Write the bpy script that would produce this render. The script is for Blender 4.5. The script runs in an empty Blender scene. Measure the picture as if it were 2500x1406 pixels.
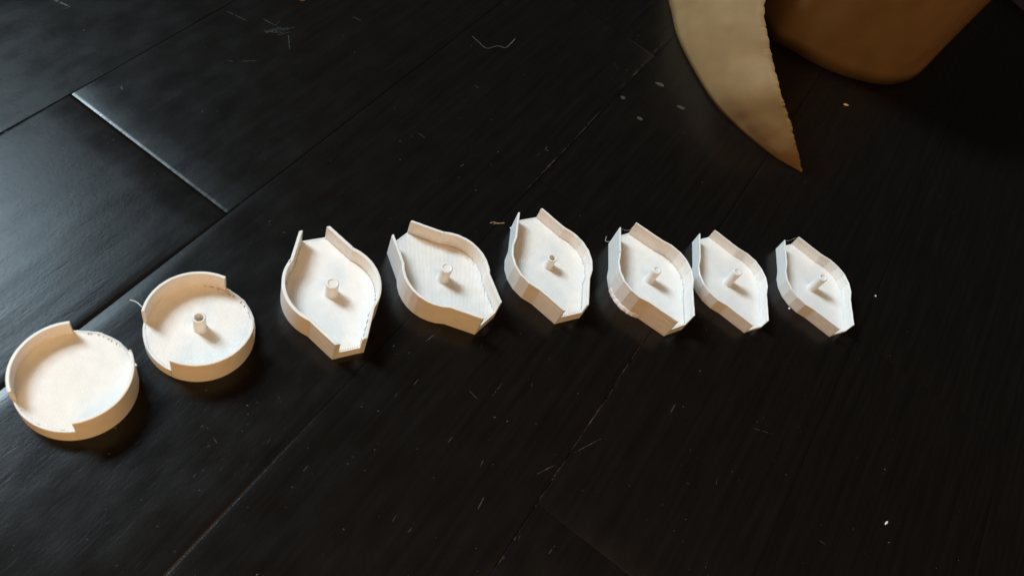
import bpy, bmesh, math, random
from mathutils import Vector, Matrix, noise
random.seed(7)
S = 0.001                                   # everything below is laid out in millimetres
scene = bpy.context.scene
col = scene.collection

# ------------------------------------------------------------------ camera
IW, IH, FPX, CAMH = 2500.0, 1406.0, 1935.94, 400.0
_d = Vector((-656.13, 1205.54, FPX)).normalized()        # straight down, seen in the camera frame (x right, y down, z forward)
ZC = -_d
XC = (Vector((1, 0, 0)) - ZC * ZC.x).normalized()
YC = ZC.cross(XC)
def c2w(v): return Vector((XC.dot(v), YC.dot(v), ZC.dot(v)))
def at(px, py, z=0.0):
    """photo pixel -> point (mm) on the horizontal plane at height z"""
    w = c2w(Vector((px - IW / 2, py - IH / 2, FPX)))
    t = (z - CAMH) / w.z
    return Vector((w.x * t, w.y * t, z))
cam_data = bpy.data.cameras.new('camera')
cam_data.sensor_fit = 'HORIZONTAL'; cam_data.sensor_width = 36.0
cam_data.lens = 36.0 * FPX / IW
cam_data.clip_start = 0.01; cam_data.clip_end = 50.0
cam = bpy.data.objects.new('camera', cam_data); col.objects.link(cam)
cx, cy, cz = c2w(Vector((1, 0, 0))), c2w(Vector((0, -1, 0))), c2w(Vector((0, 0, -1)))
cam.matrix_world = Matrix(((cx.x, cy.x, cz.x, 0), (cx.y, cy.y, cz.y, 0), (cx.z, cy.z, cz.z, CAMH * S), (0, 0, 0, 1)))
cam_data.dof.use_dof = True
cam_data.dof.focus_distance = 0.49
cam_data.dof.aperture_fstop = 11.0
scene.camera = cam

# ------------------------------------------------------------------ light: a cool window, a warm room lamp, a dim room
world = bpy.data.worlds.new('World'); scene.world = world; world.use_nodes = True
bg = world.node_tree.nodes['Background']
bg.inputs[0].default_value = (1.0, 0.93, 0.86, 1); bg.inputs[1].default_value = 0.02
def area(name, loc, target, size, size_y, power, color):
    l = bpy.data.lights.new(name, 'AREA'); l.shape = 'RECTANGLE'; l.size = size; l.size_y = size_y
    l.energy = power; l.color = color
    o = bpy.data.objects.new(name, l); col.objects.link(o); o.location = loc
    o.rotation_euler = (Vector(target) - Vector(loc)).to_track_quat('-Z', 'Y').to_euler()
    return o
area('window_light', (-1.80, 1.347, 2.046), (0.10, 0.25, 0.0), 0.66, 1.00, 100.0, (0.74, 0.90, 1.0))
area('transom_light', (-1.273, 1.637, 2.412), (-0.05, 0.25, 0.0), 0.66, 0.55, 15.0, (0.62, 0.85, 1.0))
area('room_fill_light', (0.50, -0.35, 1.20), (0.10, 0.25, 0.0), 0.70, 0.70, 4.6, (1.0, 0.66, 0.34))
area('warm_lamp_light', (-0.09, -0.28, 0.28), (0.0, 0.22, 0.0), 0.30, 0.30, 1.45, (1.0, 0.55, 0.21))
scene.view_settings.view_transform = 'Standard'
scene.view_settings.look = 'None'
scene.view_settings.exposure = 0.0
scene.view_settings.gamma = 1.0
scene.render.engine = 'CYCLES'

# ------------------------------------------------------------------ helpers
def tag(o, label=None, cat=None, group=None, kind=None):
    if label: o['label'] = label
    if cat: o['category'] = cat
    if group: o['group'] = group
    if kind: o['kind'] = kind
    return o
def empty(name, loc=(0, 0, 0), rz=0.0):
    o = bpy.data.objects.new(name, None); col.objects.link(o)
    o.empty_display_size = 0.01
    o.location = Vector(loc) * S; o.rotation_euler = (0, 0, rz); return o
def mesh_obj(name, verts, faces, mat, parent=None, sharp=None):
    me = bpy.data.meshes.new(name)
    me.from_pydata([Vector(v) * S for v in verts], [], faces)
    bm = bmesh.new(); bm.from_mesh(me)
    bmesh.ops.recalc_face_normals(bm, faces=bm.faces)
    if sharp is not None:
        for f in bm.faces: f.smooth = True
        for e in bm.edges:
            if len(e.link_faces) == 2 and e.calc_face_angle(0) > math.radians(sharp): e.smooth = False
    bm.to_mesh(me); bm.free()
    me.materials.append(mat)
    o = bpy.data.objects.new(name, me); col.objects.link(o)
    if parent: o.parent = parent
    return o
def tube(path, rad, n=6):
    """closed tube along path (list of Vectors), rad = number or list"""
    V, F = [], []
    for i, p in enumerate(path):
        a = path[max(i - 1, 0)]; b = path[min(i + 1, len(path) - 1)]
        t = (b - a).normalized(); s = t.cross(Vector((0, 0, 1)))
        if s.length < 1e-4: s = Vector((1, 0, 0))
        s.normalize(); u = s.cross(t)
        r = rad[i] if isinstance(rad, (list, tuple)) else rad
        for k in range(n):
            an = 2 * math.pi * k / n
            V.append(p + s * math.cos(an) * r + u * math.sin(an) * r)
    for i in range(len(path) - 1):
        for k in range(n):
            F.append((i * n + k, i * n + (k + 1) % n, (i + 1) * n + (k + 1) % n, (i + 1) * n + k))
    F.append(tuple(range(n))); F.append(tuple(range((len(path) - 1) * n, len(path) * n)))
    return V, F

# ------------------------------------------------------------------ materials
def new_mat(name):
    m = bpy.data.materials.new(name); m.use_nodes = True
    nt = m.node_tree; b = nt.nodes['Principled BSDF']
    return m, nt, b
def node(nt, typ, **kw):
    n = nt.nodes.new(typ)
    for k, v in kw.items():
        if k in n.inputs: n.inputs[k].default_value = v
        else: setattr(n, k, v)
    return n
def ramp(nt, fac, stops):
    r = nt.nodes.new('ShaderNodeValToRGB')
    el = r.color_ramp.elements
    while len(el) < len(stops): el.new(0.5)
    for e, (p, c) in zip(el, stops): e.position = p; e.color = c
    nt.links.new(fac, r.inputs[0]); return r
def mapped(nt, scale, coord='Object'):
    tc = nt.nodes.new('ShaderNodeTexCoord'); mp = nt.nodes.new('ShaderNodeMapping')
    mp.inputs['Scale'].default_value = scale
    nt.links.new(tc.outputs[coord], mp.inputs[0]); return mp.outputs[0]

def plastic(name, color, rough, layer=0.5, sss=0.25):
    m, nt, b = new_mat(name)
    b.inputs['Base Color'].default_value = (*color, 1)
    b.inputs['Specular IOR Level'].default_value = 0.45
    b.inputs['Subsurface Weight'].default_value = sss
    b.inputs['Subsurface Radius'].default_value = (1.0, 0.6, 0.35)
    b.inputs['Subsurface Scale'].default_value = 0.002
    n1 = node(nt, 'ShaderNodeTexNoise', Scale=1.0, Detail=3.0)          # blotches in the plastic
    nt.links.new(mapped(nt, (160, 160, 160)), n1.inputs['Vector'])
    r = ramp(nt, n1.outputs[0], [(0.3, (*[c * 0.93 for c in color], 1)), (0.7, (*color, 1))])
    nt.links.new(r.outputs[0], b.inputs['Base Color'])
    lay = node(nt, 'ShaderNodeTexNoise', Scale=1.0, Detail=2.0)          # layer lines: stretched round the part
    nt.links.new(mapped(nt, (40, 40, 800)), lay.inputs['Vector'])
    fine = node(nt, 'ShaderNodeTexNoise', Scale=900.0, Detail=2.0)
    tc = nt.nodes.new('ShaderNodeTexCoord'); nt.links.new(tc.outputs['Object'], fine.inputs['Vector'])
    b1 = node(nt, 'ShaderNodeBump', Strength=layer, Distance=0.00035)
    nt.links.new(lay.outputs[0], b1.inputs['Height'])
    b2 = node(nt, 'ShaderNodeBump', Strength=0.12, Distance=0.00012)
    nt.links.new(fine.outputs[0], b2.inputs['Height']); nt.links.new(b1.outputs[0], b2.inputs['Normal'])
    nt.links.new(b2.outputs[0], b.inputs['Normal'])
    rr = ramp(nt, lay.outputs[0], [(0.3, (rough * 0.75,) * 3 + (1,)), (0.7, (rough * 1.15,) * 3 + (1,))])
    nt.links.new(rr.outputs[0], b.inputs['Roughness'])
    return m
PLA = plastic('white_printed_plastic', (0.82, 0.80, 0.77), 0.42, 1.0)
PLA_CREAM = plastic('cream_printed_plastic', (0.82, 0.79, 0.745), 0.48, 0.5)

PLA_SKIN = plastic('white_printed_skin', (0.82, 0.80, 0.77), 0.5, 0.1, 0.0)
CREAM_SKIN = plastic('cream_printed_skin', (0.82, 0.79, 0.745), 0.5, 0.1, 0.0)
def wood():
    m, nt, b = new_mat('ebony_stained_wood')
    grain = node(nt, 'ShaderNodeTexNoise', Scale=1.0, Detail=6.0, Roughness=0.6)
    nt.links.new(mapped(nt, (14, 260, 60)), grain.inputs['Vector'])
    scrape = node(nt, 'ShaderNodeTexNoise', Scale=1.0, Detail=2.0)
    nt.links.new(mapped(nt, (7, 38, 20)), scrape.inputs['Vector'])
    mott = node(nt, 'ShaderNodeTexNoise', Scale=1.0, Detail=4.0)
    nt.links.new(mapped(nt, (40, 75, 40)), mott.inputs['Vector'])
    r = ramp(nt, grain.outputs[0], [(0.35, (0.0042, 0.0033, 0.0027, 1)), (0.55, (0.0056, 0.0043, 0.0035, 1)), (0.75, (0.0073, 0.0053, 0.0042, 1))])
    nt.links.new(r.outputs[0], b.inputs['Base Color'])
    rr = ramp(nt, mott.outputs[0], [(0.3, (0.20,) * 3 + (1,)), (0.7, (0.28,) * 3 + (1,))])
    oi = nt.nodes.new('ShaderNodeObjectInfo')                            # gloss differs from board to board
    ma = node(nt, 'ShaderNodeMath', operation='MULTIPLY_ADD'); ma.inputs[1].default_value = 0.04
    nt.links.new(oi.outputs['Random'], ma.inputs[0]); nt.links.new(rr.outputs[0], ma.inputs[2])
    nt.links.new(ma.outputs[0], b.inputs['Roughness'])
    b.inputs['Specular IOR Level'].default_value = 0.32
    b1 = node(nt, 'ShaderNodeBump', Strength=0.20, Distance=0.0022)
    nt.links.new(scrape.outputs[0], b1.inputs['Height'])
    b2 = node(nt, 'ShaderNodeBump', Strength=0.09, Distance=0.00035)
    nt.links.new(grain.outputs[0], b2.inputs['Height']); nt.links.new(b1.outputs[0], b2.inputs['Normal'])
    # fine pores along the grain
    pore = node(nt, 'ShaderNodeTexNoise', Scale=1.0, Detail=3.0)
    nt.links.new(mapped(nt, (75, 520, 200)), pore.inputs['Vector'])
    pr = ramp(nt, pore.outputs[0], [(0.30, (0, 0, 0, 1)), (0.42, (1, 1, 1, 1))])
    b3 = node(nt, 'ShaderNodeBump', Strength=0.08, Distance=0.0002)
    nt.links.new(pr.outputs[0], b3.inputs['Height']); nt.links.new(b2.outputs[0], b3.inputs['Normal'])
    ding = node(nt, 'ShaderNodeTexNoise', Scale=1.0, Detail=3.0, Roughness=0.7)          # orange-peel and dings in the lacquer
    nt.links.new(mapped(nt, (330, 560, 400)), ding.inputs['Vector'])
    b4 = node(nt, 'ShaderNodeBump', Strength=0.10, Distance=0.0004)
    nt.links.new(ding.outputs[0], b4.inputs['Height']); nt.links.new(b3.outputs[0], b4.inputs['Normal'])
    nt.links.new(b4.outputs[0], b.inputs['Normal'])
    return m
WOOD = wood()

def simple(name, color, rough=0.6, var=0.25, scale=400.0):
    m, nt, b = new_mat(name)
    n = node(nt, 'ShaderNodeTexNoise', Scale=scale, Detail=3.0)
    tc = nt.nodes.new('ShaderNodeTexCoord'); nt.links.new(tc.outputs['Object'], n.inputs['Vector'])
    r = ramp(nt, n.outputs[0], [(0.3, (*[c * (1 - var) for c in color], 1)), (0.7, (*[min(1, c * (1 + var)) for c in color], 1))])
    nt.links.new(r.outputs[0], b.inputs['Base Color']); b.inputs['Roughness'].default_value = rough
    bp = node(nt, 'ShaderNodeBump', Strength=0.3, Distance=0.0002)
    nt.links.new(n.outputs[0], bp.inputs['Height']); nt.links.new(bp.outputs[0], b.inputs['Normal'])
    return m
SUB = simple('subfloor_dark', (0.006, 0.005, 0.004), 0.8)
SCRATCH = simple('bare_scratched_lacquer', (0.040, 0.038, 0.036), 0.5, 0.6, 900.0)
DUST = simple('dust_grey', (0.075, 0.072, 0.066), 0.8, 0.9, 60.0)
WORN = simple('worn_edge_wood', (0.065, 0.030, 0.016), 0.6, 0.6, 900.0)
CHIP = simple('straw_fibre', (0.30, 0.20, 0.10), 0.6)
CRUMB = simple('yellow_crumb', (0.55, 0.33, 0.09), 0.6)
CRUMBW = simple('white_crumb', (0.7, 0.68, 0.63), 0.6)
STAIN = simple('dried_drop', (0.045, 0.032, 0.022), 0.9, 0.5, 700.0)
THREAD = simple('grey_thread', (0.10, 0.085, 0.072), 0.8)
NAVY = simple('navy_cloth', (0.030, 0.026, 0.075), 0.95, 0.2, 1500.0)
def kraft():
    m, nt, b = new_mat('kraft_paper')
    n = node(nt, 'ShaderNodeTexNoise', Scale=1.0, Detail=4.0)
    nt.links.new(mapped(nt, (55, 55, 55)), n.inputs['Vector'])
    f = node(nt, 'ShaderNodeTexNoise', Scale=1.0, Detail=2.0)
    nt.links.new(mapped(nt, (900, 900, 900)), f.inputs['Vector'])
    r = ramp(nt, n.outputs[0], [(0.3, (0.285, 0.178, 0.076, 1)), (0.7, (0.345, 0.218, 0.096, 1))])
    nt.links.new(r.outputs[0], b.inputs['Base Color']); b.inputs['Roughness'].default_value = 0.65
    b.inputs['Specular IOR Level'].default_value = 0.25
    bp = node(nt, 'ShaderNodeBump', Strength=0.5, Distance=0.0003)
    nt.links.new(f.outputs[0], bp.inputs['Height']); nt.links.new(bp.outputs[0], b.inputs['Normal'])
    tr = node(nt, 'ShaderNodeBsdfTranslucent'); tr.inputs[0].default_value = (0.52, 0.18, 0.022, 1)
    mx = node(nt, 'ShaderNodeMixShader'); mx.inputs[0].default_value = 0.26
    out = nt.nodes['Material Output']
    nt.links.new(b.outputs[0], mx.inputs[1]); nt.links.new(tr.outputs[0], mx.inputs[2]); nt.links.new(mx.outputs[0], out.inputs[0])
    return m
KRAFT = kraft()

# ------------------------------------------------------------------ the floor: dark boards with rolled edges
TH = math.radians(56.2026)
U = Vector((math.cos(TH), math.sin(TH), 0)); N = Vector((-math.sin(TH), math.cos(TH), 0))
def un(p): return p.dot(U), p.dot(N)
# the sheet under the boards carries the name floor
sv = [(-900, -900, -9), (1900, -900, -9), (1900, 1300, -9), (-900, 1300, -9)]
sv += [(x, y, -14) for x, y, z in sv]
floor = mesh_obj('floor', sv, [(0, 1, 2, 3), (4, 5, 6, 7), (0, 1, 5, 4), (1, 2, 6, 5), (2, 3, 7, 6), (3, 0, 4, 7)], SUB)
floor.rotation_euler = (0, 0, TH)
tag(floor, 'dark ebony stained hardwood floor of wide boards', 'floor', kind='structure')
ROWS = [-397, -277, -157, -37, 83, 203.3, 325.8, 446, 566, 686, 806]
J5 = un(at(150, 8))[0]
JOINTS = {-157: 176.8, -37: 365.4, 83: 550.2, 203.3: 201.3, 325.8: -420, -277: 420, -397: 60, 446: 620, 566: 330, 686: 700}
# width of the rolled edge (lower side, upper side) and of the ends
BEV = {83: (1.6, 6.5), 203.3: (2.6, 1.6), 325.8: (1.4, 2.0), -37: (1.3, .35), -157: (.5, 1.0), -277: (.4, .4), -397: (.4, .4), 446: (1.5, 1), 566: (.8, .8)}
DZ = {83: -0.02, 203.3: -0.10, 325.8: -0.04, -37: 0.0, -157: -0.08, -277: -0.08, -397: -0.08}
def plank(n0, n1, u0, u1, dz, bl, bu, be, seed):
    g = 0.22 if n0 > -100 else 0.1
    w = n1 - n0
    cs = [g, bl * .3, bl * .65, bl, bl + 4, w * .35, w * .65, w - bu - 4, w - bu, w - bu * .65, w - bu * .3, w - g]
    L = u1 - u0
    ls = [g, be * .3, be * .65, be]
    k = be + 18
    while k < L - be - 12: ls.append(k); k += 18
    ls += [L - be, L - be * .65, L - be * .3, L - g]
    V, F = [], []
    def edge(d, b, depth): 
        t = min(1, max(0, d / b)); return -depth * (1 - t) ** 1.35
    for i, x in enumerate(ls):
        for j, y in enumerate(cs):
            nz = noise.noise(Vector((x * .02 + seed * 7, seed * 3.1, j < 6)))
            wob = 1 + 0.35 * nz
            fade = max(.22, min(1, (235 - u0 - x) / 110)) if n0 in (83, 203.3, 325.8) else 1      # the joints close up along the boards
            z = edge(y, bl * wob * fade, 0.26 * bl * fade) + edge(w - y, bu * wob * fade, (0.09 if bu > 6 else 0.17) * bu * fade) + edge(min(x, L - x), be * (1 + .45 * noise.noise(Vector((seed, y * .06, x > 50)))), 0.22 * be)
            V.append((u0 + x, n0 + y, dz + max(z, -1.9)))
    nc = len(cs)
    for i in range(len(ls) - 1):
        for j in range(nc - 1):
            a = i * nc + j; F.append((a, a + 1, a + nc + 1, a + nc))
    ring = [j for j in range(nc)] + [i * nc + nc - 1 for i in range(1, len(ls))] + [(len(ls) - 1) * nc + j for j in range(nc - 2, -1, -1)] + [i * nc for i in range(len(ls) - 2, 0, -1)]
    b0 = len(V)
    for r in ring: V.append((V[r][0], V[r][1], -8.6))
    for q in range(len(ring)):
        F.append((ring[q], ring[(q + 1) % len(ring)], b0 + (q + 1) % len(ring), b0 + q))
    # own origin at the board's middle so that the grain differs from board to board
    mu, mn = (u0 + u1) / 2, (n0 + n1) / 2
    o = mesh_obj('plank', [(x - mu, y - mn, z) for x, y, z in V], F, WOOD, floor, sharp=40)
    o.location = Vector((mu, mn, 0)) * S
    return o
for i in range(len(ROWS) - 1):
    n0, n1 = ROWS[i], ROWS[i + 1]
    j = JOINTS[n0]; bl, bu = BEV.get(n0, (2.0, 2.0)); dz = DZ.get(n0, -0.05)
    cuts = [-760, j - 820 if j - 820 > -600 else None, j, j + 860 + 37 * (i % 4), 1760]
    cuts = [c for c in cuts if c is not None]
    for k in range(len(cuts) - 1):
        ddz = dz - (0.12 if (n0 == 203.3 and cuts[k + 1] == j) else 0)
        plank(n0, n1, cuts[k], cuts[k + 1], ddz, bl, bu, 2.3 if n0 == 203.3 else (0.35 if n0 == -157 else (2.4 if n0 == 83 else 1.1)), i * 5 + k)
def floor_z(p):
    u, n = un(p)
    for a, b in zip(ROWS, ROWS[1:]):
        if a <= n < b:
            z = DZ.get(a, -0.05)
            if a == 203.3 and u < JOINTS[203.3]: z -= 0.12
            return z
    return 0.0
def on_floor(px, py, h=0.0):
    p = at(px, py); p.z = floor_z(p) + h; return p

# ------------------------------------------------------------------ printed trays
def offset_path(P, t):
    """offset an open polyline to its left by t (mitred)"""
    out = []
    for i, p in enumerate(P):
        ns = []
        if i > 0: d = (P[i] - P[i - 1]).normalized(); ns.append(Vector((-d.y, d.x)))
        if i < len(P) - 1: d = (P[i + 1] - P[i]).normalized(); ns.append(Vector((-d.y, d.x)))
        n = (ns[0] + ns[-1]).normalized(); out.append(p + n * (t / max(.3, n.dot(ns[0]))))
    return out
def wall(outer, inner, H, c=0.28, jit=0.13, top=None):
    V, F = [], []
    o2, i2 = [], []
    for k in range(len(outer) - 1):
        m = max(1, int((outer[k + 1] - outer[k]).length / 2.4))
        for j in range(m):
            o2.append(outer[k].lerp(outer[k + 1], j / m)); i2.append(inner[k].lerp(inner[k + 1], j / m))
    outer, inner = o2 + [outer[-1]], i2 + [inner[-1]]
    n = len(outer)
    for i in range(n):
        o, q = outer[i], inner[i]; d = (q - o).normalized()
        h = H + random.uniform(-jit, jit) + (top(i / (n - 1)) if top else 0)
        prof = [(o, 0), (o, h - c), (o + d * c, h), (q - d * c, h), (q, h - c), (q, 0)]
        V += [(a.x, a.y, z) for a, z in prof]
    for i in range(n - 1):
        for k in range(6):
            a = i * 6 + k; b = i * 6 + (k + 1) % 6
            F.append((a, b, b + 6, a + 6))
    F.append(tuple(range(6))); F.append(tuple(range((n - 1) * 6, n * 6)))
    return V, F
def add_box(V, F, x0, x1, y0, y1, z0, z1):
    b = len(V)
    V += [(x, y, z) for z in (z0, z1) for x, y in ((x0, y0), (x1, y0), (x1, y1), (x0, y1))]
    F += [tuple(b + q for q in f) for f in ((0, 1, 2, 3), (4, 5, 6, 7), (0, 1, 5, 4), (1, 2, 6, 5), (2, 3, 7, 6), (3, 0, 4, 7))]
def plate(poly, h, mat, parent):
    c = 0.22
    n = len(poly); cen = sum(poly, Vector((0, 0))) / n
    V = [(p.x, p.y, 0.02) for p in poly] + [(p.x, p.y, h - c) for p in poly]
    V += [(p.x - (p - cen).normalized().x * c, p.y - (p - cen).normalized().y * c, h) for p in poly]
    F = [tuple(range(n))[::-1], tuple(range(2 * n, 3 * n))]
    for k in (0, 1):
        for i in range(n): F.append((k * n + i, k * n + (i + 1) % n, (k + 1) * n + (i + 1) % n, (k + 1) * n + i))
    return mesh_obj('floor_plate', V, F, mat, parent, sharp=20)
def infill(poly, h, ang, pitch, mat, parent, gap_dir, gap=2.2, height=0.16, hole=0.0):
    """the printed lines of the top skin: low ridges side by side, some stopping short of the wall"""
    d = Vector((math.cos(ang), math.sin(ang))); m = Vector((-d.y, d.x))
    V, F = [], []
    lo = min(p.dot(m) for p in poly); hi = max(p.dot(m) for p in poly)
    s = lo + pitch * .6
    while s < hi - pitch * .4:
        xs = []
        for i in range(len(poly)):
            a, b = poly[i], poly[(i + 1) % len(poly)]
            A, B = a.dot(m) - s, b.dot(m) - s
            if (A < 0) != (B < 0): xs.append((a + (b - a) * (A / (A - B))).dot(d))
        xs.sort()
        for q in range(0, len(xs) - 1, 2):
            x0, x1 = xs[q] + .1, xs[q + 1] - .1
            if x1 - x0 < 1.5: continue
            for end in (0, 1):
                p = d * (x0 if end == 0 else x1) + m * s
                short = random.uniform(.8, gap) if (gap > 1 and p.normalized().dot(gap_dir) > 0.72 and random.random() < .42) else random.uniform(0, .2)
                if end == 0: x0 += short
                else: x1 -= short
            if x1 - x0 < 1: continue
            w = pitch * (random.uniform(.505, .525) if pitch < .75 or pitch == 1.0 else .5); hh = height * random.uniform(.85, 1.1)
            sj = s + random.uniform(-.018, .018) * pitch
            segs = [(x0, x1)]
            if hole and abs(sj) < hole:
                r = math.sqrt(hole * hole - sj * sj); segs = [(x0, -r), (r, x1)]
            for (a, b) in segs:
                base = len(V)
                for x in (a, b):
                    for off, z in ((-w, -.75), (-w, -hh), (-w * .5, 0), (w * .5, 0), (w, -hh), (w, -.75)):
                        p = d * x + m * (sj + off); V.append((p.x, p.y, h + z))
                F.extend([tuple(base + k for k in f) for f in ((0, 1, 7, 6), (1, 2, 8, 7), (2, 3, 9, 8), (3, 4, 10, 9), (4, 5, 11, 10), (0, 1, 2, 3, 4, 5), (6, 7, 8, 9, 10, 11))])
        s += pitch
    o = mesh_obj('infill_lines', V, F, CREAM_SKIN if mat is PLA_CREAM else PLA_SKIN, parent); o['kind'] = 'stuff'; return o
def post(r, ri, z0, z1, depth, mat, parent, flare=0.5, n=28):
    """hollow peg with a fillet at its foot"""
    prof = [(r + flare, z0 - .1), (r + flare, z0 + .15), (r + flare * .35, z0 + .5), (r, z0 + 1.3), (r, z1 - .35), (r - .3, z1), (ri + .25, z1), (ri, z1 - .3), (ri * .96, z1 - depth), (0, z1 - depth)]
    V, F = [], []
    for i, (q, z) in enumerate(prof[:-1]):
        for k in range(n):
            a = 2 * math.pi * k / n; j = 1 + .02 * noise.noise(Vector((math.cos(a) * 2, math.sin(a) * 2, z * 2 + r)))
            V.append((q * j * math.cos(a), q * j * math.sin(a), z))
    for i in range(len(prof) - 2):
        for k in range(n): F.append((i * n + k, i * n + (k + 1) % n, (i + 1) * n + (k + 1) % n, (i + 1) * n + k))
    V.append((0, 0, prof[-1][1])); c = len(V) - 1; b = (len(prof) - 2) * n
    for k in range(n): F.append((b + k, b + (k + 1) % n, c))
    F.append(tuple(range(n)))
    return mesh_obj('post', V, F, mat, parent, sharp=35)
def line_angle(px, py, dx, dy, rot):
    a = at(px, py, 8); b = at(px + dx * 40, py + dy * 40, 8); v = b - a
    return math.atan2(v.y, v.x) - rot

def eye_tray(loc, rotdeg, Lh, w, t, H, hf, pr, pri, pz, pdep, label, nseg, ldir, pitch, mat, stub=0.0, px=None, gap=2.2, R=26.5, rh=0.16):
    rot = math.radians(rotdeg)
    root = empty('printed_tray', (loc[0], loc[1], 0), rot)
    tag(root, label, 'tray', 'row of printed trays')
    K = Vector((17.7, 19.5)) * (R / 26.33)
    a0 = math.atan2(K.y, K.x)
    right = [Vector((w, -Lh)), Vector((w + (K.x - w) * .5, -(Lh + K.y) / 2)), Vector((K.x, -K.y))]
    # a soft concave turn where the straight wall meets the round belly
    for i in range(1, nseg): 
        a = -a0 + 2 * a0 * i / nseg; right.append(Vector((math.cos(a), math.sin(a))) * R)
    right += [K.copy(), Vector((w + (K.x - w) * .5, (Lh + K.y) / 2)), Vector((w, Lh))]
    inner = offset_path(right, t)
    for e, f, y in ((0, 1, -Lh), (-1, -2, Lh)):
        d = inner[f] - inner[e]; inner[e] = inner[e] + d * ((y - inner[e].y) / d.y)
    for sgn in (1, -1):
        o_ = [Vector((sgn * p.x, p.y)) for p in right]; i_ = [Vector((sgn * p.x, p.y)) for p in inner]
        V, F = wall(o_, i_, H)
        if stub:
            x0, x1 = sorted((sgn * (w - .06), sgn * (w - stub)))
            add_box(V, F, x0, x1, -Lh - .06, -Lh + 1.7, .01, H - .12 if sgn < 0 else H - 1.0)
        mesh_obj('side_wall', V, F, mat, root, sharp=9 if nseg < 12 else 14)
    k = 0.12
    pin = offset_path(right, t - k)
    for e, f, y in ((0, 1, -Lh), (-1, -2, Lh)):
        d = pin[f] - pin[e]; pin[e] = pin[e] + d * ((y - pin[e].y) / d.y)
    poly = list(pin) + [Vector((-p.x, p.y)) for p in reversed(pin)]
    poly = [Vector((p.x, max(-Lh + .05, min(Lh - .05, p.y)))) for p in poly]
    plate(poly, hf - (.7 if ldir else 0), mat, root)
    inpoly = [Vector((p.x * .99, p.y * .976)) for p in (list(inner) + [Vector((-q.x, q.y)) for q in reversed(inner)])]
    gd = Vector((1, -.25)).normalized()
    if ldir:
        for sg in (1, -1):                       # the closed line at each mouth
            V, F = [], []; xx = w - t * 1.05
            add_box(V, F, -xx, xx, *sorted((sg * (Lh - .9), sg * (Lh - .06))), hf - .8, hf + .02)
            mesh_obj('mouth_sill', V, F, mat, root)
        infill(inpoly, hf, line_angle(px[0], px[1], ldir[0], ldir[1], rot), pitch, mat, root, gd, gap, rh, pr * .6)
    post(pr, pri, hf, pz, pdep, mat, root)
    return root
def disc_tray(loc, R, t, H, hf, walls, label, ldir, pitch, mat, px, pst=None, gap=2.0):
    root = empty('printed_tray', (loc[0], loc[1], 0), 0); tag(root, label, 'tray', 'row of printed trays')
    rings = []
    for (a, b) in walls:
        n = max(8, int(abs(b - a) / math.radians(4.5)))
        an = [a + (b - a) * i / n for i in range(n + 1)]
        V, F = wall([Vector((math.cos(x), math.sin(x))) * R for x in an], [Vector((math.cos(x), math.sin(x))) * (R - t) for x in an], H, jit=.08)
        mesh_obj('side_wall', V, F, mat, root, sharp=25)
    def inwall(x):
        return any(((x - a) % (2 * math.pi)) < (b - a) for a, b in walls)
    poly = []; n = 144
    for i in range(n):
        x = 2 * math.pi * i / n; poly.append(Vector((math.cos(x), math.sin(x))) * (R - t + .15 if inwall(x) else R - .03))
    plate(poly, hf - .7, mat, root)
    # the low printed rim at the two openings
    for (a, b) in ((walls[0][1], walls[1][0]), (walls[1][1], walls[0][0] + 2 * math.pi)):
        while b < a: b += 2 * math.pi
        m = 18; an = [a + (b - a) * (i + .15) / (m + .3) for i in range(m + 1)]
        V, F = wall([Vector((math.cos(x), math.sin(x))) * (R - .08) for x in an], [Vector((math.cos(x), math.sin(x))) * (R - 1.2) for x in an], hf + .2, c=.2, jit=.08)
        mesh_obj('low_rim', V, F, mat, root, sharp=25)
    ip = [Vector((math.cos(2 * math.pi * i / 96), math.sin(2 * math.pi * i / 96))) * (R - t + .45) for i in range(96)]
    infill(ip, hf, line_angle(px[0], px[1], ldir[0], ldir[1], 0), pitch, mat, root, Vector((.6, .8)).normalized(), gap, .06, (pst[0] * .6 if pst else 0))
    if pst: post(*pst, mat, root)
    return root
def ang(loc, px, py, z):
    p = at(px, py, z); return math.atan2(p.y - loc[1], p.x - loc[0])
def arc(loc, z, p0, p1):
    a, b = ang(loc, *p0, z), ang(loc, *p1, z)
    while b < a: b += 2 * math.pi
    return (a, b)

c1 = (-105.4, 163.5)
w1 = arc(c1, 20.4, (169.3, 781.9), (16.2, 957.9))       # tall back wall
w2 = arc(c1, 20.4, (175.5, 1036.3), (319.9, 855.8))     # front wall
t1 = disc_tray(c1, 26.8, 1.7, 20.4, 10.4, [w1, w2], 'round cream white printed tray without a central post', (0.2, 1), 0.62, PLA_CREAM, (180, 940))
c2 = (-56.23, 200.95)
v1 = arc(c2, 18.9, (551, 675.3), (341.4, 758.3))
v2 = arc(c2, 18.9, (413.1, 881.2), (621.5, 800))
t2 = disc_tray(c2, 27.4, 1.6, 18.9, 7.1, [v1, v2], 'round cream white printed tray with a hollow post in the middle', (-0.45, 1), 0.8, PLA_CREAM, (490, 790),
               (3.2, 2.15, 7.1, 18.6, 6.0))

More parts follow.
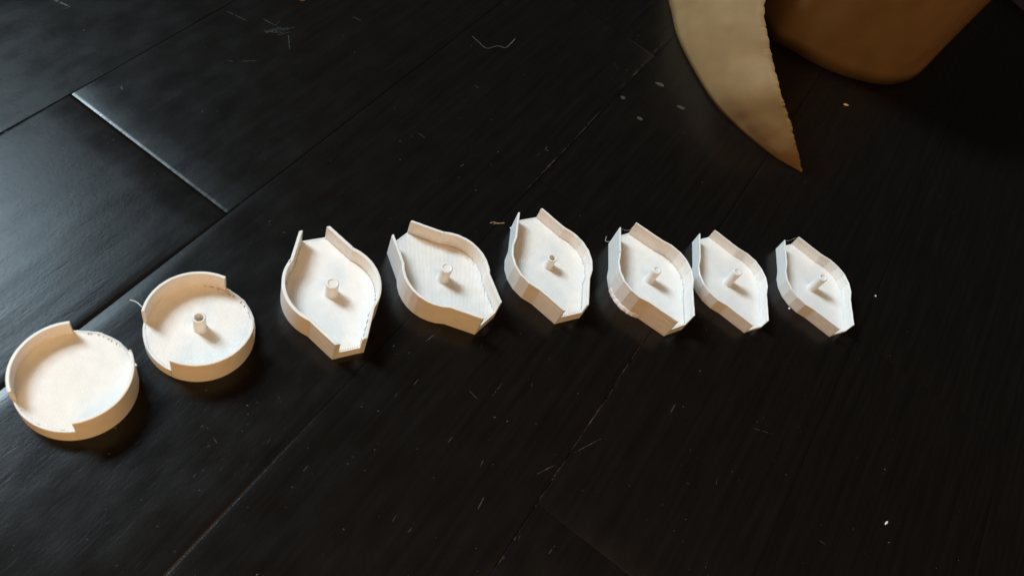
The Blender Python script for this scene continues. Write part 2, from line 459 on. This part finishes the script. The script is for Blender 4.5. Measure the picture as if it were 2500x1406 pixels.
HOW = {3: 'widest thick-walled pointed printed tray, beside the round tray with a post',
       4: 'pointed printed tray turned askew to its neighbours, ridged floor and filled post',
       5: 'pointed white printed tray with open-topped hollow post and ridged floor',
       6: 'tall pointed printed tray with ragged base edge, touching the shallow tray',
       7: 'shallow pointed printed tray with smooth floor, touching the tall ragged tray',
       8: 'shallow pointed printed tray standing apart at the end of the row'}
t3 = eye_tray((7.16, 233.26), 22.19, 37.0, 8.95, 1.9, 17.7, 6.8, 3.6, 2.3, 17.6, 0.45, HOW[3], 22, (-0.6, 1), 1.0, PLA, stub=3.0, px=(805, 680), R=27.0, rh=.05, gap=1.0)
t4 = eye_tray((70.09, 253.26), 49.66, 36.5, 8.7, 1.55, 19.3, 8.0, 3.4, 2.3, 20.1, 0.45, HOW[4], 9, (0.0, 1), 0.8, PLA, px=(1080, 660), R=26.2, gap=4.5, rh=.34)
t5 = eye_tray((136.41, 274.7), 22.64, 36.3, 8.9, 1.25, 17.2, 7.8, 2.95, 1.85, 17.0, 5.0, HOW[5], 6, (-0.45, 1), 0.95, PLA, px=(1340, 640), R=26.5, rh=.24, gap=1.2)
t6 = eye_tray((205.34, 276.2), 27.2, 36.5, 7.3, 1.15, 19.4, 7.7, 3.0, 1.6, 20.2, 0.5, HOW[6], 6, (-0.25, 1), 0.7, PLA, px=(1590, 660), R=26.2)
t7 = eye_tray((266.73, 288.18), 23.29, 36.7, 7.15, 0.95, 10.9, 2.5, 3.15, 1.7, 16.6, 0.5, HOW[7], 6, None, 0.7, PLA, px=(1780, 690), R=25.8)
t8 = eye_tray((333.84, 295.33), 22.5, 36.7, 7.2, 0.95, 11.4, 2.4, 3.1, 1.8, 16.8, 0.7, HOW[8], 6, None, 0.7, PLA, px=(1990, 700), R=25.8)

def strand(tray, pts, r, name='loose_strand'):
    """a stray thread of plastic left by the printer; pts are world mm"""
    inv = Matrix.Rotation(-tray.rotation_euler.z, 4, 'Z')
    L = [inv @ (Vector(p) - tray.location / S) for p in pts]
    # resample smoothly
    P = []
    for i in range(len(L) - 1):
        a = L[max(0, i - 1)]; b = L[i]; c = L[i + 1]; d = L[min(len(L) - 1, i + 2)]
        for k in range(5):
            t = k / 5
            P.append(0.5 * ((2 * b) + (c - a) * t + (2 * a - 5 * b + 4 * c - d) * t * t + (3 * b - a - 3 * c + d) * t ** 3))
    P.append(L[-1]); V, F = tube(P, r, 5)
    return mesh_obj(name, V, F, PLA, tray, sharp=60)
strand(t2, [at(346, 749, 18.2), at(337, 740, 16.5), at(328, 735, 15.5), at(317, 732, 15)], 0.22)
strand(t6, [at(1500, 576, 15), at(1496, 583, 13), at(1489, 590, 11), at(1478, 588, 10), at(1481, 577, 10)], 0.10)
strand(t8, [at(1920, 588, 11.2), at(1930, 586, 10.6), at(1942, 582, 10.8), at(1949, 581, 11.3)], 0.06)
strand(t6, [at(1517, 558, 18.9), at(1526, 562, 18.0), at(1536, 562, 18.2), at(1547, 552, 19)], 0.05)
# torn flashing on the rims and feet
def blob(tray, p, r, name='plastic_burr'):
    inv = Matrix.Rotation(-tray.rotation_euler.z, 4, 'Z')
    q = inv @ (Vector(p) - tray.location / S)
    bm = bmesh.new(); bmesh.ops.create_icosphere(bm, subdivisions=2, radius=r)
    for v in bm.verts:
        n = noise.noise(v.co * (1.7 / r) + q); v.co *= 1 + .45 * n
    V = [v.co + q for v in bm.verts]; F = [tuple(v.index for v in f.verts) for f in bm.faces]; bm.free()
    return mesh_obj(name, V, F, PLA, tray, sharp=60)
blob(t1, at(331, 891, 19.5), 0.75); blob(t1, at(318, 856, 20.2), 0.6)
blob(t8, at(1927, 753, 0.7), 0.7)
for t_, pts in ((t5, ((1291, 691, 17.0), (1247, 557, 8.5), (1437, 723, 17.0), (1262, 577, 17.0))), (t4, ((1195, 660, 19.2), (1218, 733, 19.1), (987, 645, 19.2), (1082, 567, 19.2))),
                (t3, ((707, 637, 17.6), (860, 604, 17.6),)), (t6, ((1514, 615, 19.3), (1692, 702, 19.3), (1555, 546, 19.3)))):
    for q_ in pts: blob(t_, at(*q_), random.uniform(.38, .6))
# ragged brim at the foot of the tall tray
inv6 = Matrix.Rotation(-t6.rotation_euler.z, 4, 'Z')
V, F = [], []
m = 46
for i in range(m + 1):
    f = i / m; a = math.radians(168 + 62 * f)
    r0 = 25.6; ex = (0.5 + 1.5 * abs(noise.noise(Vector((i * .55, 2, 0)))) + .5 * random.random()) * math.sin(math.pi * min(1, f * 1.05 + .02)) ** .5
    hh = 1.2 + 1.0 * noise.noise(Vector((i * .4, 5, 1)))
    for rr, z in ((r0, .02), (26.3 + ex, .02), (26.3 + ex * .8, .5 + hh * .3), (26.25, 1.4 + hh), (r0, 1.4 + hh)):
        V.append((rr * math.cos(a), rr * math.sin(a), z))
for i in range(m):
    for k in range(5): F.append((i * 5 + k, i * 5 + (k + 1) % 5, (i + 1) * 5 + (k + 1) % 5, (i + 1) * 5 + k))
F += [tuple(range(5)), tuple(range(m * 5, m * 5 + 5))]
o = mesh_obj('ragged_brim', V, F, PLA, t6, sharp=50); o['label'] = 'ragged lumpy brim at the foot of the wall'

# ------------------------------------------------------------------ the curled, torn kraft paper
paper = empty('torn_kraft_paper', at(1955, 420))
tag(paper, 'curled sheet of brown kraft paper with a torn pointed flap', 'paper')
porg = at(1955, 420)
def spline(L, per):
    P = []
    for i in range(len(L) - 1):
        a = L[max(0, i - 1)]; b = L[i]; c = L[i + 1]; d = L[min(len(L) - 1, i + 2)]
        for k in range(per):
            t = k / per
            P.append(0.5 * ((2 * b) + (c - a) * t + (2 * a - 5 * b + 4 * c - d) * t * t + (3 * b - a - 3 * c + d) * t ** 3))
    P.append(L[-1]); return P
def sheet(name, lo, hi, bulge, rows, torn, th, mat, parent, org):
    nr = rows + 1; V, F = [], []
    for i, (a, b) in enumerate(zip(lo, hi)):
        side = (b - a); up = Vector((0, 0, 1)); tan = (lo[min(i + 1, len(lo) - 1)] - lo[max(0, i - 1)])
        nrm = tan.cross(side); nrm = nrm.normalized() if nrm.length > 1e-6 else up
        if nrm.z < 0: nrm = -nrm
        for k in range(nr):
            t = k / rows; p = a.lerp(b, t) + nrm * (bulge * min(1, side.length / 60) * math.sin(math.pi * t))
            if torn and k == rows:
                d = side.normalized() if side.length > 1e-6 else Vector((1, 0, 0))
                p = p + d * (torn * noise.noise(Vector((i * .23, 1.3, 0))) + torn * .35 * random.uniform(-1, 1))
            p = p + nrm * (1.1 * noise.noise(p * .035) + .35 * noise.noise(p * .11)) * min(1, 4 * t, side.length / 20)
            V.append(p - org)
    for i in range(len(lo) - 1):
        for k in range(rows):
            a = i * nr + k; F.append((a, a + 1, a + nr + 1, a + nr))
    o = mesh_obj(name, V, F, mat, parent, sharp=60)
    md = o.modifiers.new('thickness', 'SOLIDIFY'); md.thickness = th * S; md.offset = 0
    return o
lo = [on_floor(1957, 421, .35), on_floor(1890, 383, .3), on_floor(1800, 311, .3), on_floor(1740, 248, .3), on_floor(1690, 167, .3), on_floor(1655, 95, .3), on_floor(1640, 35, .3),
      Vector((258, 585, .3)), Vector((266, 640, .3)), Vector((290, 690, .3))]
hi = [at(1958, 418, .8), at(1946, 358, 18), at(1924, 278, 36), at(1904, 215, 47), at(1884, 140, 53), at(1872, 78, 61), at(1867, 5, 68),
      Vector((308, 570, 95)), Vector((314, 615, 120)), Vector((330, 655, 128))]  # unseen far end, raised to keep window light off the curled sheet
sheet('torn_flap', spline(lo, 22), spline(hi, 22), 5.0, 14, 1.1, 0.35, KRAFT, paper, porg)
lo2 = [Vector((290, 690, .3)), Vector((318, 715, .3)), Vector((340, 690, .3)), Vector((338, 630, .3)), on_floor(1872, 82, .3), on_floor(1935, 125, .3), on_floor(2000, 161, .3), on_floor(2070, 189, .3), on_floor(2140, 205, .3), on_floor(2190, 205, .3),
       on_floor(2235, 188, .3), on_floor(2300, 122, .3), on_floor(2390, 32, .3), Vector((700, 765, .3))]
hi2 = []
for i, p in enumerate(lo2):
    q = p.copy(); q.z = 60 if i == 0 else 90 + 8 * min(i, 5)
    if i >= 3: q += Vector((-.25, -.55, 0)) * 24 * min(1, (i - 2) / 3) * (1 if i < 10 else .1)
    hi2.append(q)
hi2[0] = Vector((330, 655, 128)); hi2[1] = Vector((338, 682, 128)); hi2[2] = Vector((345, 672, 128))
sheet('curled_sheet', spline(lo2, 8), spline(hi2, 8), 2.0, 10, 0, 0.35, KRAFT, paper, porg)

# ------------------------------------------------------------------ a fold of navy cloth in the dark behind the paper
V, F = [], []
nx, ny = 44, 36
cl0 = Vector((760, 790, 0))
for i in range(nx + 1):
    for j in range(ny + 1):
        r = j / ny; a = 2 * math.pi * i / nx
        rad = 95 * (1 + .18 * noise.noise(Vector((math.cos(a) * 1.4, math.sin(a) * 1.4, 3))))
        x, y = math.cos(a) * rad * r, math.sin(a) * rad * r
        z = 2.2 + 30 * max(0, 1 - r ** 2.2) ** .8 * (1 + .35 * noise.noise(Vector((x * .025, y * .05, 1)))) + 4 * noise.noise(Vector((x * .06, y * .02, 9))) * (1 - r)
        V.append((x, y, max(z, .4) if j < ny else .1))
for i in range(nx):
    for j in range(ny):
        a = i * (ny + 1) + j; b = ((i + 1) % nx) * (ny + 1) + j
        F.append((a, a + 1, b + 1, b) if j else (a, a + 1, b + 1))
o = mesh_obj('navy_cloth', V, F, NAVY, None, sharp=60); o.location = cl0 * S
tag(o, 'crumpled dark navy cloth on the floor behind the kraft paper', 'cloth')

# ------------------------------------------------------------------ small litter on the boards
def lump(name, px, py, sx, sy, sz, rz, mat, label, cat, group=None, rough=.35):
    p = on_floor(px, py)
    bm = bmesh.new(); bmesh.ops.create_icosphere(bm, subdivisions=2, radius=1.0)
    for v in bm.verts:
        n = noise.noise(v.co * 1.3 + Vector((px * .1, py * .1, 0))); v.co *= 1 + rough * n
        v.co = Vector((v.co.x * sx, v.co.y * sy, v.co.z * sz))
    lowz = min(v.co.z for v in bm.verts)
    V = [v.co - Vector((0, 0, lowz)) for v in bm.verts]; F = [tuple(v.index for v in f.verts) for f in bm.faces]; bm.free()
    o = mesh_obj(name, V, F, mat, None, sharp=50); o.location = p * S; o.rotation_euler = (0, 0, rz)
    return tag(o, label, cat, group)
lump('crumb', 2065, 258, 2.6, 1.2, .7, .1, CRUMB, 'small yellow crumb on the dark floor near the kraft paper', 'crumb')
lump('crumb', 2163, 1276, .7, 1.7, .6, 2.3, CRUMBW, 'tiny white plastic crumb alone on the dark boards', 'crumb')
lump('crumb', 2137, 723, .6, .8, .5, .3, CRUMBW, 'tiny white speck beside the tray at the row end', 'crumb')
lump('crumb', 738, 1, 2.0, .9, .6, .3, CRUMB, 'yellow crumb on the board beyond the scuff mark', 'crumb')
# straw coloured sliver: a few fibres
P = [on_floor(1196, 546, .35), on_floor(1205, 544, .5), on_floor(1216, 547, .45), on_floor(1232, 545, .35)]
V, F = tube(spline([p - P[0] for p in P], 4), [.12] + [.35 + .12 * math.sin(k * 2.1) for k in range(11)] + [.1], 5)
V2, F2 = tube([on_floor(1203, 549, .3) - P[0], on_floor(1212, 546, .7) - P[0], on_floor(1222, 545, .4) - P[0]], [.1, .25, .1], 4)
F += [tuple(len(V) + k for k in f) for f in F2]; V += V2
o = mesh_obj('wood_sliver', V, F, CHIP, None, sharp=60); o.location = P[0] * S
tag(o, 'straw coloured wood sliver on the floor between two pointed trays', 'sliver')
# the curved grey thread
P = [on_floor(1153, 90, .25), on_floor(1166, 102, .3), on_floor(1188, 119, .25), on_floor(1215, 114, .4), on_floor(1234, 118, .25), on_floor(1247, 108, .4), on_floor(1257, 97, .3)]
V, F = tube(spline([p - P[0] for p in P], 6), [.16 + .22 * (k / 36) ** 2 for k in range(37)], 5)
o = mesh_obj('thread', V, F, THREAD, None, sharp=60); o.location = P[0] * S
tag(o, 'curved grey thread lying on the bare dark board', 'thread')
# dried pale drops by the paper flap
for k, (px, py, sx, sy, lab) in enumerate(((1612, 207, 4.2, 1.7, 'elongated pale dried drop beside the kraft flap'), (1663, 263, 3.2, 1.8, 'pale dried drop closest to the kraft flap'),
                               (1562, 290, 2.2, 1.9, 'pale round dried drop clear of the joint, away from the kraft flap'), (1521, 239, 1.8, 1.8, 'faint dried drop on the joint between boards'))):
    p = on_floor(px, py, .03); V, F = [], []
    n = 16
    for z, f in ((0, 1), (.10, .92)):
        for i in range(n):
            a = 2 * math.pi * i / n; r = 1 + .35 * noise.noise(Vector((math.cos(a) * 1.5 + k * 5, math.sin(a) * 1.5, 0)))
            V.append((sx * r * f * math.cos(a), sy * r * f * math.sin(a), z))
    F = [tuple(range(n))[::-1], tuple(range(n, 2 * n))] + [(i, (i + 1) % n, n + (i + 1) % n, n + i) for i in range(n)]
    o = mesh_obj('dried_drop', V, F, STAIN); o.location = p * S; o.rotation_euler = (0, 0, -.2)
    tag(o, lab, 'stain', 'dried drops near the paper')

# scratches, worn joints and dust: too many and too fine to count
SV, SF = [], []
def scratch(x0, y0, x1, y1, wpx=1.4, store=None):
    V, F = store if store is not None else (SV, SF)
    a, b = on_floor(x0, y0), on_floor(x1, y1); d = (b - a)
    if d.length < .05: return
    n = Vector((-d.y, d.x, 0)).normalized(); m = max(3, int(d.length / 1.2)); base = len(V)
    for i in range(m + 1):
        f = i / m; p = a.lerp(b, f) + n * (.18 * noise.noise(Vector((x0 + f * d.length * .25, y0, 0))))
        p.z = floor_z(p) + .045
        w = wpx * .13 * (math.sin(math.pi * min(1, f * .9 + .05)) ** .5) * random.uniform(.4, 1.2)
        V.append(p + n * w); V.append(p - n * w)
    for i in range(m):
        if random.random() < .88: F.append((base + 2 * i, base + 2 * i + 1, base + 2 * i + 3, base + 2 * i + 2))
for s in ((128, -2, 170, 17, 5.0), (553, 28, 604, 52, 1.6), (642, 47, 676, 64, 1.5), (704, 84, 707, 122, 1.6), (675, 60, 682, 52, 1.2), (1225, 936, 1203, 966, 1.6), (1104, 1066, 1090, 1085, 1.7), (1184, 1209, 1166, 1243, 2.2),
          (1356, 1134, 1306, 1159, 1.5), (1468, 1070, 1403, 1104, 1.5), (1145, 953, 1165, 973, 1.6), (1649, 985, 1636, 1010, 2.4), (1838, 1044, 1885, 1059, 1.4), (1020, 324, 1039, 338, 1.6),
          (1004, 329, 1008, 336, 1.3), (1157, 206, 1168, 216, 1.5), (1121, 291, 1131, 281, 1.4), (1120, 410, 1133, 401, 1.6), (1500, 155, 1510, 170, 1.6), (1329, 367, 1336, 359, 1.6), (1310, 380, 1320, 374, 1.2),
          (1062, 816, 1038, 834, 1.5), (967, 1258, 958, 1272, 1.8), (1006, 1288, 996, 1299, 2.0), (1348, 1338, 1340, 1352, 1.8), (1950, 1040, 1957, 1060, 1.0), (2000, 1318, 2016, 1328, 1.2),
          (1728, 1370, 1722, 1386, 1.5), (1752, 1165, 1748, 1182, 1.2), (1180, 1122, 1172, 1140, 1.4), (1300, 930, 1298, 945, 1.2), (492, 275, 496, 268, 1.6), (200, 76, 207, 74, 2.0), (295, 210, 299, 220, 2.0),
          (655, 543, 663, 537, 1.2), (1285, 935, 1292, 922, 1.2), (1010, 940, 1022, 925, 1.2), (860, 40, 882, 52, 1.2), (556, 148, 570, 151, 1.2), (590, 150, 626, 149, 1.2), (740, 1150, 752, 1136, 1.2)):
    scratch(*s)
for k in range(26):                                                  # the scuff
    x, y = random.gauss(683, 13), random.gauss(75, 4); l = random.uniform(6, 22)
    scratch(x - l, y + l * .22, x + l, y - l * .28, random.uniform(.7, 1.7))
for k in range(75):                                                 # short nicks, mostly along the grain
    px = random.uniform(0, 2350); py = random.uniform(0, 1406)
    p = at(px, py); a = TH + random.gauss(0, .22) if random.random() < .75 else random.uniform(0, 3.14)
    l = random.expovariate(1 / 1.4) + .4; q = p + Vector((math.cos(a), math.sin(a), 0)) * l
    base = len(SV); n = Vector((-math.sin(a), math.cos(a), 0)) * random.uniform(.05, .14)
    z = floor_z(p) + .045
    for v in (p - n * .3, p.lerp(q, .5) + n, q + n * .2, p.lerp(q, .5) - n): SV.append(Vector((v.x, v.y, z)))
    SF.append((base, base + 1, base + 2, base + 3))
for k in range(26):                                                 # torn grain in front of the round tray
    px, py = random.uniform(430, 720), random.uniform(930, 1180)
    if (px - 430) + (py - 930) > 420 or random.random() < .3: continue
    l = random.uniform(3, 11); scratch(px, py, px + l, py - l * .95, random.uniform(.5, 1.0))
o = mesh_obj('scratches', SV, SF, SCRATCH, None); tag(o, 'fine pale scratches and nicks in the dark boards', 'scratches', kind='stuff')
WV, WF = [], []
def along_joint(x0, y0, x1, y1, count):
    for k in range(count):
        f = random.random(); g = f + random.uniform(.03, .12)
        ox, oy = random.gauss(0, .9), random.gauss(0, .7)
        scratch(x0 + (x1 - x0) * f + ox, y0 + (y1 - y0) * f + oy, x0 + (x1 - x0) * g + ox, y0 + (y1 - y0) * g + oy, random.uniform(.7, 1.4), (WV, WF))
along_joint(1286, 464, 1598, 128, 16); along_joint(1316, 1220, 1580, 820, 16); along_joint(1202, 1402, 1310, 1232, 5)
o = mesh_obj('worn_edges', WV, WF, WORN, None); tag(o, 'rubbed brown wear along the joints between boards', 'wear', kind='stuff')
DV, DF = [], []
for k in range(700):
    px, py = random.uniform(-40, 2400), random.uniform(-20, 1430)
    if random.random() < (px - 1500) / 1500: continue
    p = on_floor(px, py); r = .10 + random.expovariate(1 / .11); r = min(r, .55)
    a = random.uniform(0, 6.28); base = len(DV); st = random.uniform(1, 2.4)
    for i in range(3):
        an = a + i * 2.1 + random.uniform(-.5, .5); DV.append(p + Vector((math.cos(an) * r * st, math.sin(an) * r, .02)))
    DV.append(p + Vector((0, 0, r * .8 + .03)))
    DF += [(base, base + 1, base + 2), (base, base + 1, base + 3), (base + 1, base + 2, base + 3), (base + 2, base, base + 3)]
o = mesh_obj('dust', DV, DF, DUST, None); tag(o, 'grey dust specks scattered over the dark floor', 'dust', kind='stuff')
